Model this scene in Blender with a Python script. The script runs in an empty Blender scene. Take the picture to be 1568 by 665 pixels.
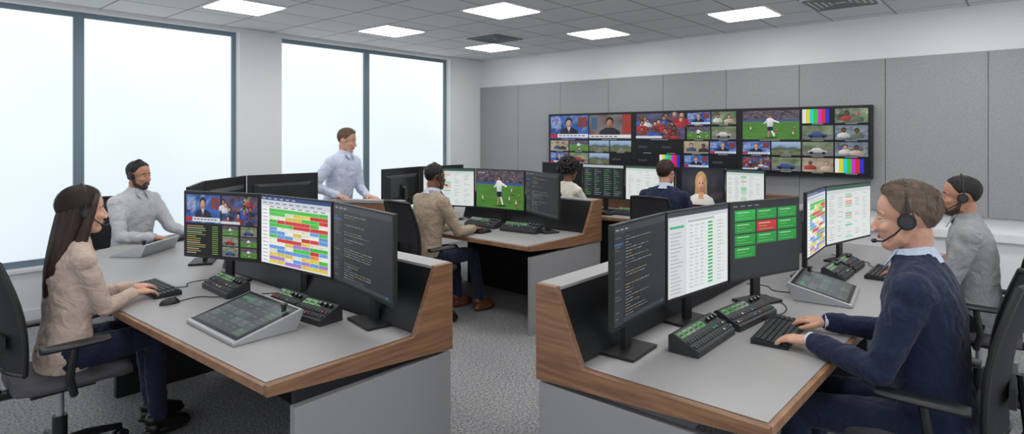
import bpy, bmesh, math, random
from mathutils import Vector, Matrix, noise
random.seed(7)
V=Vector
def lin(c):
    c=c/255.0
    return c/12.92 if c<=0.04045 else ((c+0.055)/1.055)**2.4
def C(r,g,b): return (lin(r),lin(g),lin(b),1.0)
def mulc(c,k): return (c[0]*k,c[1]*k,c[2]*k,1.0)
sc=bpy.context.scene
sc.view_settings.view_transform='Standard'
COL=bpy.context.collection
# ------------------------------------------------------------ materials
MATS={}
def mat(name,col,rough=0.6,metal=0.0,bump=0.0,bscale=50,var=0.0,vscale=10,stretch=(1,1,1),emit=None,es=1.0,spec=0.5,sheen=0.0,sss=0.0,fold=0.0):
    if name in MATS: return MATS[name]
    m=bpy.data.materials.new(name); m.use_nodes=True
    nt=m.node_tree; N=nt.nodes; L=nt.links; b=N['Principled BSDF']
    b.inputs['Base Color'].default_value=col
    b.inputs['Roughness'].default_value=rough
    b.inputs['Metallic'].default_value=metal
    b.inputs['Specular IOR Level'].default_value=spec
    if sheen: b.inputs['Sheen Weight'].default_value=sheen
    if sss:
        b.inputs['Subsurface Weight'].default_value=sss
        b.inputs['Subsurface Radius'].default_value=(0.02,0.008,0.004)
        b.inputs['Subsurface Scale'].default_value=0.4
    if emit:
        b.inputs['Emission Color'].default_value=emit; b.inputs['Emission Strength'].default_value=es
    tc=N.new('ShaderNodeTexCoord'); mp=N.new('ShaderNodeMapping'); mp.inputs['Scale'].default_value=stretch
    L.new(tc.outputs['Object'],mp.inputs['Vector'])
    if var:
        n=N.new('ShaderNodeTexNoise'); n.inputs['Scale'].default_value=vscale; n.inputs['Detail'].default_value=6
        L.new(mp.outputs[0],n.inputs['Vector'])
        r=N.new('ShaderNodeValToRGB')
        r.color_ramp.elements[0].position=0.3; r.color_ramp.elements[1].position=0.7
        r.color_ramp.elements[0].color=tuple(x*(1-var) for x in col[:3])+(1,)
        r.color_ramp.elements[1].color=tuple(min(1,x*(1+var)) for x in col[:3])+(1,)
        L.new(n.outputs['Fac'],r.inputs[0]); L.new(r.outputs[0],b.inputs['Base Color'])
    last=None
    if bump:
        n2=N.new('ShaderNodeTexNoise'); n2.inputs['Scale'].default_value=bscale; n2.inputs['Detail'].default_value=4
        L.new(mp.outputs[0],n2.inputs['Vector'])
        bp=N.new('ShaderNodeBump'); bp.inputs['Strength'].default_value=bump; bp.inputs['Distance'].default_value=0.01
        L.new(n2.outputs['Fac'],bp.inputs['Height']); L.new(bp.outputs[0],b.inputs['Normal']); last=bp
    if fold:
        n3=N.new('ShaderNodeTexNoise'); n3.inputs['Scale'].default_value=9; n3.inputs['Detail'].default_value=3; n3.inputs['Distortion'].default_value=1.6
        L.new(tc.outputs['Object'],n3.inputs['Vector'])
        b3=N.new('ShaderNodeBump'); b3.inputs['Strength'].default_value=fold; b3.inputs['Distance'].default_value=0.05
        L.new(n3.outputs['Fac'],b3.inputs['Height'])
        if last: L.new(b3.outputs[0],last.inputs['Normal'])
        else: L.new(b3.outputs[0],b.inputs['Normal'])
    MATS[name]=m; return m
def screen_mat():
    m=bpy.data.materials.new('screen_pixels'); m.use_nodes=True
    nt=m.node_tree; N=nt.nodes; b=N['Principled BSDF']
    a=N.new('ShaderNodeVertexColor'); a.layer_name='Col'
    b.inputs['Base Color'].default_value=(0.004,0.004,0.004,1); b.inputs['Roughness'].default_value=0.35
    b.inputs['Specular IOR Level'].default_value=0.3
    nt.links.new(a.outputs[0],b.inputs['Emission Color']); b.inputs['Emission Strength'].default_value=0.92
    return m
M_scr=screen_mat()
M_black=mat('black_plastic',C(24,25,27),0.45)
M_dark=mat('dark_plastic',C(44,46,49),0.5,bump=0.05,bscale=300)
M_mbk=mat('monitor_back_plastic',C(34,37,41),0.4)
M_lam=mat('grey_laminate',C(160,158,158),0.4,var=0.03,vscale=3)
M_panel=mat('grey_desk_panel',C(146,146,148),0.5)
M_woodx=mat('walnut_x',C(132,96,70),0.45,var=0.34,vscale=6,stretch=(0.6,9,9),bump=0.05,bscale=30)
M_woody=mat('walnut_y',C(132,96,70),0.45,var=0.34,vscale=6,stretch=(9,0.6,9),bump=0.05,bscale=30)
M_silver=mat('silver_metal',C(178,180,183),0.35,0.5)
M_key=mat('key_plastic',C(50,52,56),0.5)
M_fab=mat('chair_seat_fabric',C(78,76,82),0.9,bump=0.4,bscale=400)
M_mesh=mat('chair_mesh',C(38,39,43),0.8,bump=0.6,bscale=500)
M_wall=mat('white_paint',C(224,225,226),0.8,bump=0.03,bscale=200)
# ------------------------------------------------------------ mesh builder
class B:
    def __init__(s): s.v=[];s.f=[];s.m=[];s.c=[];s.mats=[];s.M=Matrix.Identity(4)
    def mi(s,m):
        if m not in s.mats: s.mats.append(m)
        return s.mats.index(m)
    def add(s,vs,fs,m,col=None):
        o=len(s.v); s.v+= [s.M@V(p) for p in vs]; i=s.mi(m)
        for f in fs: s.f.append([o+k for k in f]); s.m.append(i); s.c.append(col or (0,0,0,1))
    def box(s,c,sz,m,R=None):
        h=[x/2 for x in sz]; vs=[]
        for x in(-1,1):
            for y in(-1,1):
                for z in(-1,1):
                    p=V((x*h[0],y*h[1],z*h[2]))
                    if R: p=R@p
                    vs.append(V(c)+p)
        s.add(vs,[(0,1,3,2),(4,6,7,5),(0,4,5,1),(2,3,7,6),(0,2,6,4),(1,5,7,3)],m)
    def box2(s,a,b,m):
        s.box([(a[i]+b[i])/2 for i in range(3)],[abs(b[i]-a[i]) for i in range(3)],m)
    def loft(s,rings,m,cap=True):
        n=len(rings[0]); vs=[p for r in rings for p in r]; fs=[]
        for i in range(len(rings)-1):
            for j in range(n):
                k=(j+1)%n
                fs.append((i*n+j,i*n+k,(i+1)*n+k,(i+1)*n+j))
        if cap:
            fs.append(tuple(range(n))[::-1]); fs.append(tuple((len(rings)-1)*n+j for j in range(n)))
        s.add(vs,fs,m)
    def tube(s,pts,rad,m,n=12,flat=1.0,up=None):
        pts=[V(p) for p in pts]
        if not hasattr(rad,'__len__'): rad=[rad]*len(pts)
        rings=[]; prev=None
        for i,p in enumerate(pts):
            if i==0: d=pts[1]-p
            elif i==len(pts)-1: d=p-pts[i-1]
            else: d=(pts[i+1]-p).normalized()+(p-pts[i-1]).normalized()
            if d.length<1e-9: d=V((0,0,1))
            d.normalize()
            if up is not None: ref=V(up)
            elif prev is not None: ref=prev
            else: ref=V((0,0,1)) if abs(d.z)<0.9 else V((1,0,0))
            a=d.cross(ref)
            if a.length<1e-6: a=d.orthogonal()
            a.normalize(); b=a.cross(d).normalized(); prev=b
            rings.append([p+a*rad[i]*math.cos(t*2*math.pi/n)+b*rad[i]*flat*math.sin(t*2*math.pi/n) for t in range(n)])
        s.loft(rings,m)
    def limb(s,pts,rad,m,n=14):
        s.tube(pts,rad,m,n)
        for p,r in zip(pts,rad): s.ell(p,(r,r,r),m,10,8)
    def cyl(s,a,b,r,m,n=20): s.tube([a,b],[r,r],m,n)
    def ell(s,c,r,m,nu=20,nv=14,R=None,fn=None):
        vs=[];fs=[]; c=V(c)
        def P(d):
            k=fn(d) if fn else 1.0
            p=V((d.x*r[0],d.y*r[1],d.z*r[2]))*k
            if R: p=R@p
            return c+p
        vs.append(P(V((0,0,1))))
        for i in range(1,nv):
            th=math.pi*i/nv
            for j in range(nu):
                ph=2*math.pi*j/nu
                vs.append(P(V((math.sin(th)*math.cos(ph),math.sin(th)*math.sin(ph),math.cos(th)))))
        vs.append(P(V((0,0,-1))))
        for j in range(nu): fs.append((0,1+j,1+(j+1)%nu))
        for i in range(nv-2):
            for j in range(nu):
                a=1+i*nu+j;b=1+i*nu+(j+1)%nu
                fs.append((a,a+nu,b+nu,b))
        l=len(vs)-1;o=1+(nv-2)*nu
        for j in range(nu): fs.append((l,o+(j+1)%nu,o+j))
        s.add(vs,fs,m)
    def prism(s,poly,z0,z1,m,axis='z'):
        n=len(poly)
        def P(a,b,h):
            return (a,b,h) if axis=='z' else ((a,h,b) if axis=='y' else (h,a,b))
        vs=[P(a,b,z0) for a,b in poly]+[P(a,b,z1) for a,b in poly]
        fs=[tuple(range(n))[::-1],tuple(range(n,2*n))]+[(i,(i+1)%n,n+(i+1)%n,n+i) for i in range(n)]
        s.add(vs,fs,m)
    def obj(s,name,loc=(0,0,0),rz=0,parent=None,bevel=0,smooth=True,recalc=True,origin=None,ang=0.7,remesh=0,sm=0,disp=0,dscale=0.08):
        me=bpy.data.meshes.new(name)
        vs=s.v if origin is None else [p-V(origin) for p in s.v]
        me.from_pydata([tuple(p) for p in vs],[],s.f)
        for m in s.mats: me.materials.append(m)
        me.polygons.foreach_set('material_index',s.m)
        if M_scr in s.mats:
            ca=me.color_attributes.new(name='Col',type='FLOAT_COLOR',domain='CORNER')
            d=[]
            for p,c in zip(me.polygons,s.c):
                if isinstance(c,list):
                    for q in c: d+=list(q)
                else: d+=list(c)*p.loop_total
            ca.data.foreach_set('color',d)
        me.update()
        if recalc:
            bm=bmesh.new(); bm.from_mesh(me); bmesh.ops.recalc_face_normals(bm,faces=bm.faces); bm.to_mesh(me); bm.free()
        if smooth:
            me.shade_smooth()
            if not remesh: me.set_sharp_from_angle(angle=ang)
        o=bpy.data.objects.new(name,me); COL.objects.link(o)
        o.location=loc; o.rotation_euler=(0,0,rz)
        if parent: o.parent=parent
        if bevel:
            b=o.modifiers.new('bevel','BEVEL'); b.width=bevel; b.segments=2; b.limit_method='ANGLE'
        if remesh:
            r=o.modifiers.new('remesh','REMESH'); r.mode='VOXEL'; r.voxel_size=remesh; r.use_smooth_shade=True
        if sm:
            r=o.modifiers.new('smooth','SMOOTH'); r.factor=0.5; r.iterations=sm
        if disp:
            t=bpy.data.textures.get('folds%g'%dscale) or bpy.data.textures.new('folds%g'%dscale,'CLOUDS'); t.noise_scale=dscale
            r=o.modifiers.new('folds','DISPLACE'); r.texture=t; r.strength=disp; r.mid_level=0.5; r.texture_coords='LOCAL'
        return o
# ------------------------------------------------------------ screens
def rc(a,b): return random.uniform(a,b)
class S:
    def __init__(s): s.p=[]
    def poly(s,pts,col,l=1): s.p.append((pts,col,l))
    def rect(s,u0,v0,u1,v1,col,l=1): s.p.append(([(u0,v0),(u1,v0),(u1,v1),(u0,v1)],col,l))
    def grad(s,u0,v0,u1,v1,fn,l=1,nx=10,ny=7):
        g=[[fn(i/nx,j/ny) for i in range(nx+1)] for j in range(ny+1)]
        for j in range(ny):
            for i in range(nx):
                a=u0+(u1-u0)*i/nx;b=u0+(u1-u0)*(i+1)/nx;c=v0+(v1-v0)*j/ny;d=v0+(v1-v0)*(j+1)/ny
                s.p.append(([(a,c),(b,c),(b,d),(a,d)],[g[j][i],g[j][i+1],g[j+1][i+1],g[j+1][i]],l))
    def ell(s,cu,cv,ru,rv,col,l=2,n=12,shade=True):
        pts=[(cu+ru*math.cos(t*2*math.pi/n),cv+rv*math.sin(t*2*math.pi/n)) for t in range(n)]
        if not shade: s.p.append((pts,col,l)); return
        ed=[mulc(col,.62+.3*math.cos(t*2*math.pi/n-2.2)) for t in range(n)]
        for t in range(n):
            k=(t+1)%n
            s.p.append(([(cu-ru*.2,cv+rv*.2),pts[t],pts[k]],[mulc(col,1.08),ed[t],ed[k]],l))
    def bake(s,b,o,U,W,nrm):
        o=V(o);U=V(U);W=V(W);nrm=V(nrm)
        for pts,c,l in s.p:
            q=[(min(1,max(0,u)),min(1,max(0,v))) for u,v in pts]
            b.add([o+U*u+W*v+nrm*(0.0004*l) for u,v in q],[tuple(range(len(q)))],M_scr,c)
SK=[C(205,158,132),C(170,122,95),C(112,75,55)]
def nzc(c0,c1,c2,fx=3,fy=3,top=None):
    o=rc(0,50)
    def f(u,v):
        a=noise.noise(V((u*fx+o,v*fy,o)))*.5+.5; b_=noise.noise(V((u*fx*2.3+o,v*fy*2.3,o+9)))*.5+.5
        a=max(0,min(1,a*1.6-.3))
        r=[c0[i]*(1-a)+c1[i]*a for i in range(3)]
        k=max(0,b_*2-1.05); r=[r[i]*(1-k)+c2[i]*k for i in range(3)]
        return (r[0],r[1],r[2],1)
    return f
def pic(s,k,u0,v0,u1,v1,l=2):
    w=u1-u0;h=v1-v0
    R=lambda a,b,c,d,col,ll=0: s.rect(u0+a*w,v0+b*h,u0+c*w,v0+d*h,col,l+ll)
    E=lambda a,b,c,d,col,ll=1: s.ell(u0+a*w,v0+b*h,c*w,d*h,col,l+ll)
    G=lambda a,b,c,d,fn,ll=0,nx=10,ny=7: s.grad(u0+a*w,v0+b*h,u0+c*w,v0+d*h,fn,l+ll,nx,ny)
    def P(x,y,sc,shirt,sk=None,hair=None,ll=1):
        sk=sk or random.choice(SK); hair=hair or random.choice([C(40,28,22),C(25,20,20),C(110,80,55),C(130,125,120)])
        pts=[(x-.26*sc,max(0,y-.62*sc)),(x+.26*sc,max(0,y-.62*sc)),(x+.24*sc,y-.34*sc),(x+.09*sc,y-.2*sc),(x-.09*sc,y-.2*sc),(x-.24*sc,y-.34*sc)]
        cs=[mulc(shirt,k_) for k_ in(.8,.45,.6,.9,1.2,1.3)]
        s.poly([(u0+a*w,v0+b*h) for a,b in pts],cs,l+ll)
        E(x,y+.04*sc,.098*sc,.21*sc,hair,ll+1); E(x,y-.03*sc,.078*sc,.175*sc,sk,ll+2)
        R(x-.05*sc,y+.0*sc,x-.02*sc,y+.02*sc,mulc(sk,.3),ll+3); R(x+.02*sc,y+.0*sc,x+.05*sc,y+.02*sc,mulc(sk,.3),ll+3); R(x-.025*sc,y-.12*sc,x+.025*sc,y-.105*sc,mulc(sk,.45),ll+3)
    if k=='news':
        G(0,0,1,1,nzc(C(20,45,110),C(60,110,190),C(170,190,225))); R(.74,.5,.97,.92,C(120,55,60),1); G(.03,.45,.28,.92,nzc(C(50,90,160),C(150,180,215),C(220,120,90),5,5),1)
        P(.5,.68,.95,C(28,32,52),sk=SK[0],ll=3); s.poly([(u0+.46*w,v0+.5*h),(u0+.54*w,v0+.5*h),(u0+.5*w,v0+.25*h)],C(225,225,230),l+5); R(.49,.28,.51,.48,C(130,30,40),6)
        R(0,.05,1,.2,C(215,216,222),7); R(0,.05,.2,.2,C(180,28,38),8)
        for i in range(7): R(.24+i*.1,.11,.31+i*.1,.15,C(70,72,84),8)
    elif k=='anchor':
        G(0,0,1,1,nzc(C(60,62,72),C(120,118,120),C(170,95,60))); R(.8,.2,1,1,C(150,52,46),1); R(.05,.4,.2,.9,C(60,90,120),2)
        P(.5,.66,1.0,C(32,34,42),sk=SK[1],ll=3); R(0,.04,1,.17,C(214,216,222),7)
        for i in range(6): R(.05+i*.11,.08,.13+i*.11,.12,C(80,70,74),8)
    elif k=='foot':
        G(0,0,1,.68,nzc(C(66,112,44),C(84,136,60),C(92,146,66),4,6)); G(0,.66,1,1,nzc(C(38,42,60),C(92,84,96),C(150,130,120),14,8),1,24,8); R(0,.62,1,.68,C(62,84,140),2)
        for i in range(90): E(rc(.01,.99),rc(.70,.98),.007,.014,mulc(random.choice([C(170,160,160),C(170,70,60),C(90,100,150),C(200,180,150)]),rc(.5,1)),3)
        for i in range(4): R(0,.08+i*.15,1,.13+i*.15,C(76,126,54),1)
        for i in range(7):
            x=rc(.05,.95);y=rc(.1,.52); c=random.choice([C(225,225,232),C(160,40,45)])
            E(x,y+.07,.010,.022,SK[0],3); R(x-.010,y-.01,x+.010,y+.05,c,3); R(x-.008,y-.07,x-.002,y-.01,C(40,42,60),3); R(x+.001,y-.06,x+.008,y-.01,SK[1],3); E(x+.01,y-.08,.03,.01,C(46,84,34),2)
        x=.5; E(x+.02,.07,.12,.025,C(44,80,34),4)
        s.poly([(u0+a*w,v0+b*h) for a,b in((x-.05,.44),(x+.045,.44),(x+.055,.70),(x+.02,.74),(x-.03,.74),(x-.065,.70))],[mulc(C(235,235,238),k_) for k_ in(.7,.55,.8,1,1,.95)],l+5)
        E(x,.79,.028,.058,SK[1],6); E(x,.82,.028,.04,C(50,34,26),7); E(x,.78,.024,.045,SK[1],8)
        s.poly([(u0+a*w,v0+b*h) for a,b in((x-.05,.3),(x+.05,.3),(x+.045,.44),(x-.05,.44))],C(34,38,60),l+5)
        s.poly([(u0+a*w,v0+b*h) for a,b in((x-.045,.3),(x-.015,.3),(x-.02,.08),(x-.045,.08))],SK[1],l+5); s.poly([(u0+a*w,v0+b*h) for a,b in((x+.01,.3),(x+.045,.3),(x+.085,.12),(x+.06,.10))],C(225,225,228),l+5)
        s.poly([(u0+a*w,v0+b*h) for a,b in((x+.04,.7),(x+.16,.60),(x+.155,.56),(x+.04,.62))],C(225,222,225),l+5); s.poly([(u0+a*w,v0+b*h) for a,b in((x-.05,.7),(x-.12,.55),(x-.10,.53),(x-.04,.62))],C(205,202,205),l+5)
    elif k=='crowd':
        G(0,0,1,1,nzc(C(30,40,66),C(80,90,130),C(150,80,70),5,5))
        for i in range(22):
            P(rc(.05,.95),.95-i*.035,rc(.35,.55),random.choice([C(45,75,165),C(170,45,50),C(200,200,205),C(35,40,65),C(60,90,160),C(120,60,60)]),ll=1+2*(i//2))
        R(0,.03,.55,.12,C(205,207,213),26)
    elif k=='bars':
        for i,c in enumerate([C(225,225,225),C(215,210,40),C(40,205,210),C(45,195,50),C(205,45,200),C(205,40,40),C(40,45,205),C(15,15,15)]): R(i/8,0,(i+1)/8,1,c)
    elif k=='land':
        G(0,.45,1,1,lambda u,v: mulc(C(150,175,205),.6+.5*v)); G(0,0,1,.5,nzc(C(50,72,44),C(110,120,84),C(160,150,120),4,6),1)
        s.poly([(u0,v0+.45*h),(u0+w,v0+.4*h),(u0+.8*w,v0+.68*h),(u0+.55*w,v0+.55*h),(u0+.3*w,v0+.75*h)],[C(60,72,80),C(70,80,84),C(120,130,140),C(90,100,110),C(130,140,150)],l+2)
        s.poly([(u0+.35*w,v0),(u0+.7*w,v0),(u0+.52*w,v0+.44*h)],C(120,118,114),l+3)
    elif k=='people':
        b0=random.choice([(C(110,105,98),C(170,165,155)),(C(60,72,90),C(120,135,150)),(C(120,105,90),C(180,165,140)),(C(46,62,52),C(120,140,110))])
        G(0,0,1,1,nzc(b0[0],b0[1],C(200,195,180),3,3))
        P(rc(.25,.4),.65,.8,random.choice([C(60,80,120),C(160,60,60),C(200,200,195)]),ll=2); P(rc(.6,.8),.6,.8,random.choice([C(50,50,60),C(90,110,90),C(190,170,150)]),ll=6)
    elif k=='dark': R(0,0,1,1,C(16,18,22)); R(.1,.4,.5,.55,C(60,64,70),1)
    elif k=='car':
        G(0,0,1,1,nzc(C(70,86,58),C(130,140,110),C(165,170,160))); G(0,0,1,.38,nzc(C(84,86,90),C(120,120,122),C(150,150,150)),1)
        cc=random.choice([C(150,45,40),C(60,80,130),C(190,190,190)]); E(.5,.2,.34,.05,C(40,40,42),2)
        s.poly([(u0+a*w,v0+b*h) for a,b in((.18,.2),(.82,.2),(.8,.38),(.66,.42),(.58,.56),(.36,.56),(.28,.4),(.2,.36))],[mulc(cc,q) for q in(.5,.5,.8,1,1.3,1.3,1,.9)],l+3)
        for x in(.3,.7): E(x,.2,.06,.1,C(22,22,24),4)
def scr_multi():
    s=S(); s.rect(0,0,1,1,C(8,9,12),0)
    pic(s,'news',.02,.52,.49,.97); pic(s,'crowd',.51,.52,.98,.97)
    for j in range(14): s.rect(.03,.46-.033*j,.03+rc(.12,.3),.473-.033*j,random.choice([C(120,150,60),C(170,170,170),C(180,140,60)]),2); s.rect(.38,.46-.033*j,.46,.473-.033*j,C(110,150,60),2)
    for i in range(2):
        for j in range(3): pic(s,random.choice(['people','crowd','car','foot']),.52+.24*i,.02+.165*j,.73+.24*i,.17+.165*j)
    return s
def scr_sched():
    s=S(); s.rect(0,0,1,1,C(226,228,232),0); s.rect(0,.95,1,1,C(45,72,126),1); s.rect(0,.87,1,.95,C(205,210,218),1)
    for i in range(6): s.rect(.02+.09*i,.965,.07+.09*i,.982,C(170,178,200),2)
    for i in range(8): s.rect(.14+.105*i,.845,.2+.105*i,.86,C(130,136,146),2)
    for i in range(9): s.rect(.03+.1*i,.9,.09+.1*i,.915,C(120,128,140),2)
    g=C(84,200,76);yl=C(232,208,92);bl=C(110,164,226);rd=C(212,66,62);wh=C(238,236,226);pu=C(176,136,214);orr=C(232,150,84)
    rows=[[g,g,g,g,g,g,g],[g,g,wh,yl,yl,rd,rd],[wh,wh,yl,yl,g,g,rd],[g,rd,rd,rd,rd,g,wh],[g,g,g,rd,rd,rd,rd],[bl,wh,wh,wh,wh,bl,g],[bl,bl,wh,yl,wh,wh,bl],[g,bl,bl,wh,rd,rd,bl],[wh,rd,rd,rd,yl,wh,wh],[wh,wh,yl,pu,pu,g,g],[bl,bl,wh,g,g,rd,bl],[wh,bl,bl,bl,bl,orr,wh],[yl,yl,yl,wh,yl,yl,g],[pu,pu,wh,bl,pu,bl,pu],[yl,yl,pu,pu,yl,yl,yl]]
    s.rect(.02,.02,.12,.84,C(244,245,247),1)
    for j in range(15):
        v=.83-(j+1)*.054; s.rect(.03,v+.02,.10,v+.03,C(130,134,142),2); c=0
        while c<7:
            e=c+1; k=rows[j][c]
            while e<7 and rows[j][e]==k and random.random()<.7: e+=1
            s.rect(.13+c*.12,v,.13+e*.12-.003,v+.051,mulc(k,rc(.88,1.05)),2)
            for q in range((e-c)*2):
                if random.random()<.8: s.rect(.14+c*.12+q*.058,v+.03,.14+c*.12+q*.058+rc(.02,.045),v+.036,mulc(k,.45),3)
            if random.random()<.5: s.rect(.14+c*.12,v+.012,.14+c*.12+rc(.03,.07),v+.018,mulc(k,.55),3)
            c=e
    return s
def scr_code():
    s=S(); s.rect(0,0,1,1,C(42,46,50),0); s.rect(0,.93,1,1,C(60,64,69),1); s.rect(0,0,.16,.93,C(50,55,60),1)
    for i in range(3): s.rect(.03+.08*i,.955,.08+.08*i,.97,C(150,152,156),2)
    s.rect(0,.80,.16,.83,C(44,84,124),2)
    for j in range(27):
        v=.88-j*.031
        if random.random()<.5: s.rect(.02,v,.02+rc(.05,.11),v+.006,C(115,120,126),3)
        if random.random()<.15: continue
        u=.20
        for k in range(random.randint(1,7)):
            w=rc(.02,.09); s.rect(u,v,min(.95,u+w),v+.0065,random.choice([C(150,154,158),C(132,137,142),C(165,142,94),C(132,137,142),C(110,115,121)]),2); u+=w+.014
            if u>.9: break
    s.rect(.16,.02,.97,.06,C(60,66,72),2); s.rect(.9,.03,.94,.05,C(40,100,160),3)
    return s
def scr_list():
    s=S(); s.rect(0,0,1,1,C(228,233,233),0); s.rect(0,.95,1,1,C(60,66,74),1); s.rect(0,.9,1,.95,C(206,210,214),1); s.rect(.3,.86,.75,.885,C(176,183,187),1)
    s.rect(0,0,.28,.9,C(214,218,222),1); s.rect(.02,.81,.24,.84,C(80,180,130),2)
    for j in range(18):
        v=.8-j*.044; s.rect(.03,v-.05,.03+rc(.1,.2),v-.042,C(150,156,160),2)
        s.rect(.3,v-.002,.97,v-.0005,C(196,201,204),2)
        for q in range(3): s.rect(.33+q*.09,v+.014,.33+q*.09+rc(.03,.07),v+.021,C(140,146,150),2)
        s.rect(.64,v+.008,.72,v+.030,C(40,176,84),2); s.rect(.8,v+.015,.8+rc(.05,.12),v+.022,C(160,165,170),2)
    return s
def scr_tiles():
    s=S(); s.rect(0,0,1,1,C(40,44,47),0); s.rect(0,.93,1,1,C(32,34,38),1)
    for i in range(4): s.rect(.03+.1*i,.955,.09+.1*i,.968,C(130,134,138),2)
    for r in range(4):
        for c in range(3):
            if r>=3 and c>0: continue
            u=.05+c*.31; v=.76-r*.165; col=C(34,150,56)
            if r==1 and c==1: col=C(196,44,44)
            if r==0 and c==0: col=C(40,170,70)
            s.rect(u,v,u+.29,v+.145,[mulc(col,k) for k in(.85,.85,1.1,1.1)],2); s.rect(u+.03,v+.108,u+.2,v+.118,C(190,220,190),3); s.rect(u+.03,v+.068,u+.15,v+.076,C(110,190,120),3); s.rect(u+.03,v+.03,u+.24,v+.037,C(110,190,120),3)
    return s
def scr_sheet(gr=True):
    s=S(); s.rect(0,0,1,1,C(222,228,226),0); s.rect(0,.94,1,1,C(60,96,80),1); s.rect(0,.87,1,.94,C(206,212,214),1)
    for j in range(19):
        v=.83-j*.043
        for k in range(5):
            if random.random()<.7: s.rect(.05+.19*k,v,.05+.19*k+rc(.04,.12),v+.009,C(155,162,166),2)
        if gr and random.random()<.45: s.rect(.4,v-.008,.55,v+.02,random.choice([C(110,195,140),C(225,150,130),C(150,210,170)]),3)
    return s
def scr_foot():
    s=S(); pic(s,'foot',0,0,1,1,1); s.rect(.02,.9,.22,.95,C(30,30,60),12); s.rect(.03,.915,.2,.935,C(190,190,200),13); return s
def scr_dash():
    s=S(); s.rect(0,0,1,1,C(30,36,38),0); s.rect(0,.92,1,1,C(180,186,190),1)
    for j in range(14):
        for i in range(4):
            u=.04+.24*i; v=.05+.06*j
            s.rect(u,v,u+.21,v+.045,C(44,54,54),2); s.rect(u+.01,v+.015,u+rc(.06,.19),v+.028,random.choice([C(80,150,90),C(150,154,158),C(110,160,100),C(130,134,138)]),3)
    return s
def scr_portrait():
    s=S(); s.grad(0,0,1,1,nzc(C(22,26,34),C(56,60,72),C(90,76,70),2,2),0); s.rect(0,0,.12,1,C(20,22,28),2)
    X=lambda x:.54+(x-.52)*.72
    hc=C(196,160,110)
    s.ell(X(.52),.62,.13,.31,hc,3,24); s.poly([(X(.33),.22),(X(.71),.2),(X(.68),.65),(X(.36),.65)],[mulc(hc,k) for k in(.6,.45,.8,1)],4)
    s.poly([(X(.1),0),(X(.94),0),(X(.86),.2),(X(.68),.3),(X(.36),.3),(X(.18),.2)],[mulc(C(228,222,212),k) for k in(.8,.6,.75,.95,1,1)],5); s.poly([(X(.44),.16),(X(.6),.16),(X(.58),.4),(X(.46),.4)],C(205,152,124),6)
    s.ell(X(.52),.57,.078,.235,C(226,170,144),7,24); s.poly([(X(.41),.74),(X(.50),.84),(X(.64),.74),(X(.6),.88),(X(.5),.93),(X(.42),.86)],C(190,152,102),9)
    for x in(.48,.565): s.ell(X(x),.6,.014,.022,C(60,46,42),9,shade=False); s.rect(X(x)-.018,.645,X(x)+.018,.657,C(130,95,70),9)
    s.ell(X(.522),.46,.028,.02,C(176,74,76),9,shade=False); s.ell(X(.522),.53,.010,.03,C(196,140,116),9)
    return s
def scr_off():
    s=S(); s.rect(0,0,1,1,C(14,15,17),0); return s
# ------------------------------------------------------------ camera
CH=1.74
cam=bpy.data.cameras.new('camera'); co=bpy.data.objects.new('camera',cam); COL.objects.link(co)
cam.sensor_width=36; cam.lens=36*911/1568; cam.shift_y=-(332.5-208)/1568; cam.clip_start=0.05
yaw=math.radians(41.0)
co.location=(0,0,CH); co.rotation_euler=(math.radians(90),0,yaw-math.radians(90))
sc.camera=co
# ------------------------------------------------------------ room
RX=7.38; RY=7.10; CZ=3.02; X0=-2.2; Y0=-2.2
m=bpy.data.materials.new('carpet'); m.use_nodes=True; nt=m.node_tree;N=nt.nodes;L=nt.links;b=N['Principled BSDF']
tc=N.new('ShaderNodeTexCoord'); n1=N.new('ShaderNodeTexNoise'); n1.inputs['Scale'].default_value=62; n1.inputs['Detail'].default_value=7;n1.inputs['Roughness'].default_value=.85
n3=N.new('ShaderNodeTexVoronoi'); n3.inputs['Scale'].default_value=150
L.new(tc.outputs['Object'],n1.inputs[0]);L.new(tc.outputs['Object'],n3.inputs[0])
r=N.new('ShaderNodeValToRGB'); r.color_ramp.elements[0].position=.40;r.color_ramp.elements[1].position=.62
r.color_ramp.elements[0].color=C(80,81,84); r.color_ramp.elements[1].color=C(186,186,188)
L.new(n1.outputs['Fac'],r.inputs[0])
L.new(r.outputs[0],b.inputs['Base Color']); b.inputs['Roughness'].default_value=.95
bp=N.new('ShaderNodeBump'); bp.inputs['Strength'].default_value=.5; bp.inputs['Distance'].default_value=.01; L.new(n3.outputs['Distance'],bp.inputs['Height']); L.new(bp.outputs[0],b.inputs['Normal'])
M_carpet=m
b_=B(); b_.box2((X0,Y0,-.1),(RX+.3,RY+.4,0),M_carpet); b_.obj('floor',smooth=False)
m=bpy.data.materials.new('ceiling_tiles'); m.use_nodes=True; nt=m.node_tree;N=nt.nodes;L=nt.links;b=N['Principled BSDF']
tc=N.new('ShaderNodeTexCoord'); br=N.new('ShaderNodeTexBrick')
br.offset=0; br.squash=1; br.inputs['Scale'].default_value=1; br.inputs['Brick Width'].default_value=.6; br.inputs['Row Height'].default_value=.6; br.inputs['Mortar Size'].default_value=.010; br.inputs['Mortar Smooth'].default_value=0.1
br.inputs['Color1'].default_value=C(210,211,213);br.inputs['Color2'].default_value=C(215,216,218);br.inputs['Mortar'].default_value=C(150,151,154)
mp=N.new('ShaderNodeMapping'); mp.inputs['Location'].default_value=(0,.15,0)
L.new(tc.outputs['Object'],mp.inputs[0]);L.new(mp.outputs[0],br.inputs[0]);L.new(br.outputs['Color'],b.inputs['Base Color']); b.inputs['Roughness'].default_value=.9
n=N.new('ShaderNodeTexNoise'); n.inputs['Scale'].default_value=160; bp=N.new('ShaderNodeBump'); bp.inputs['Strength'].default_value=.25;bp.inputs['Distance'].default_value=.01
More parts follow.
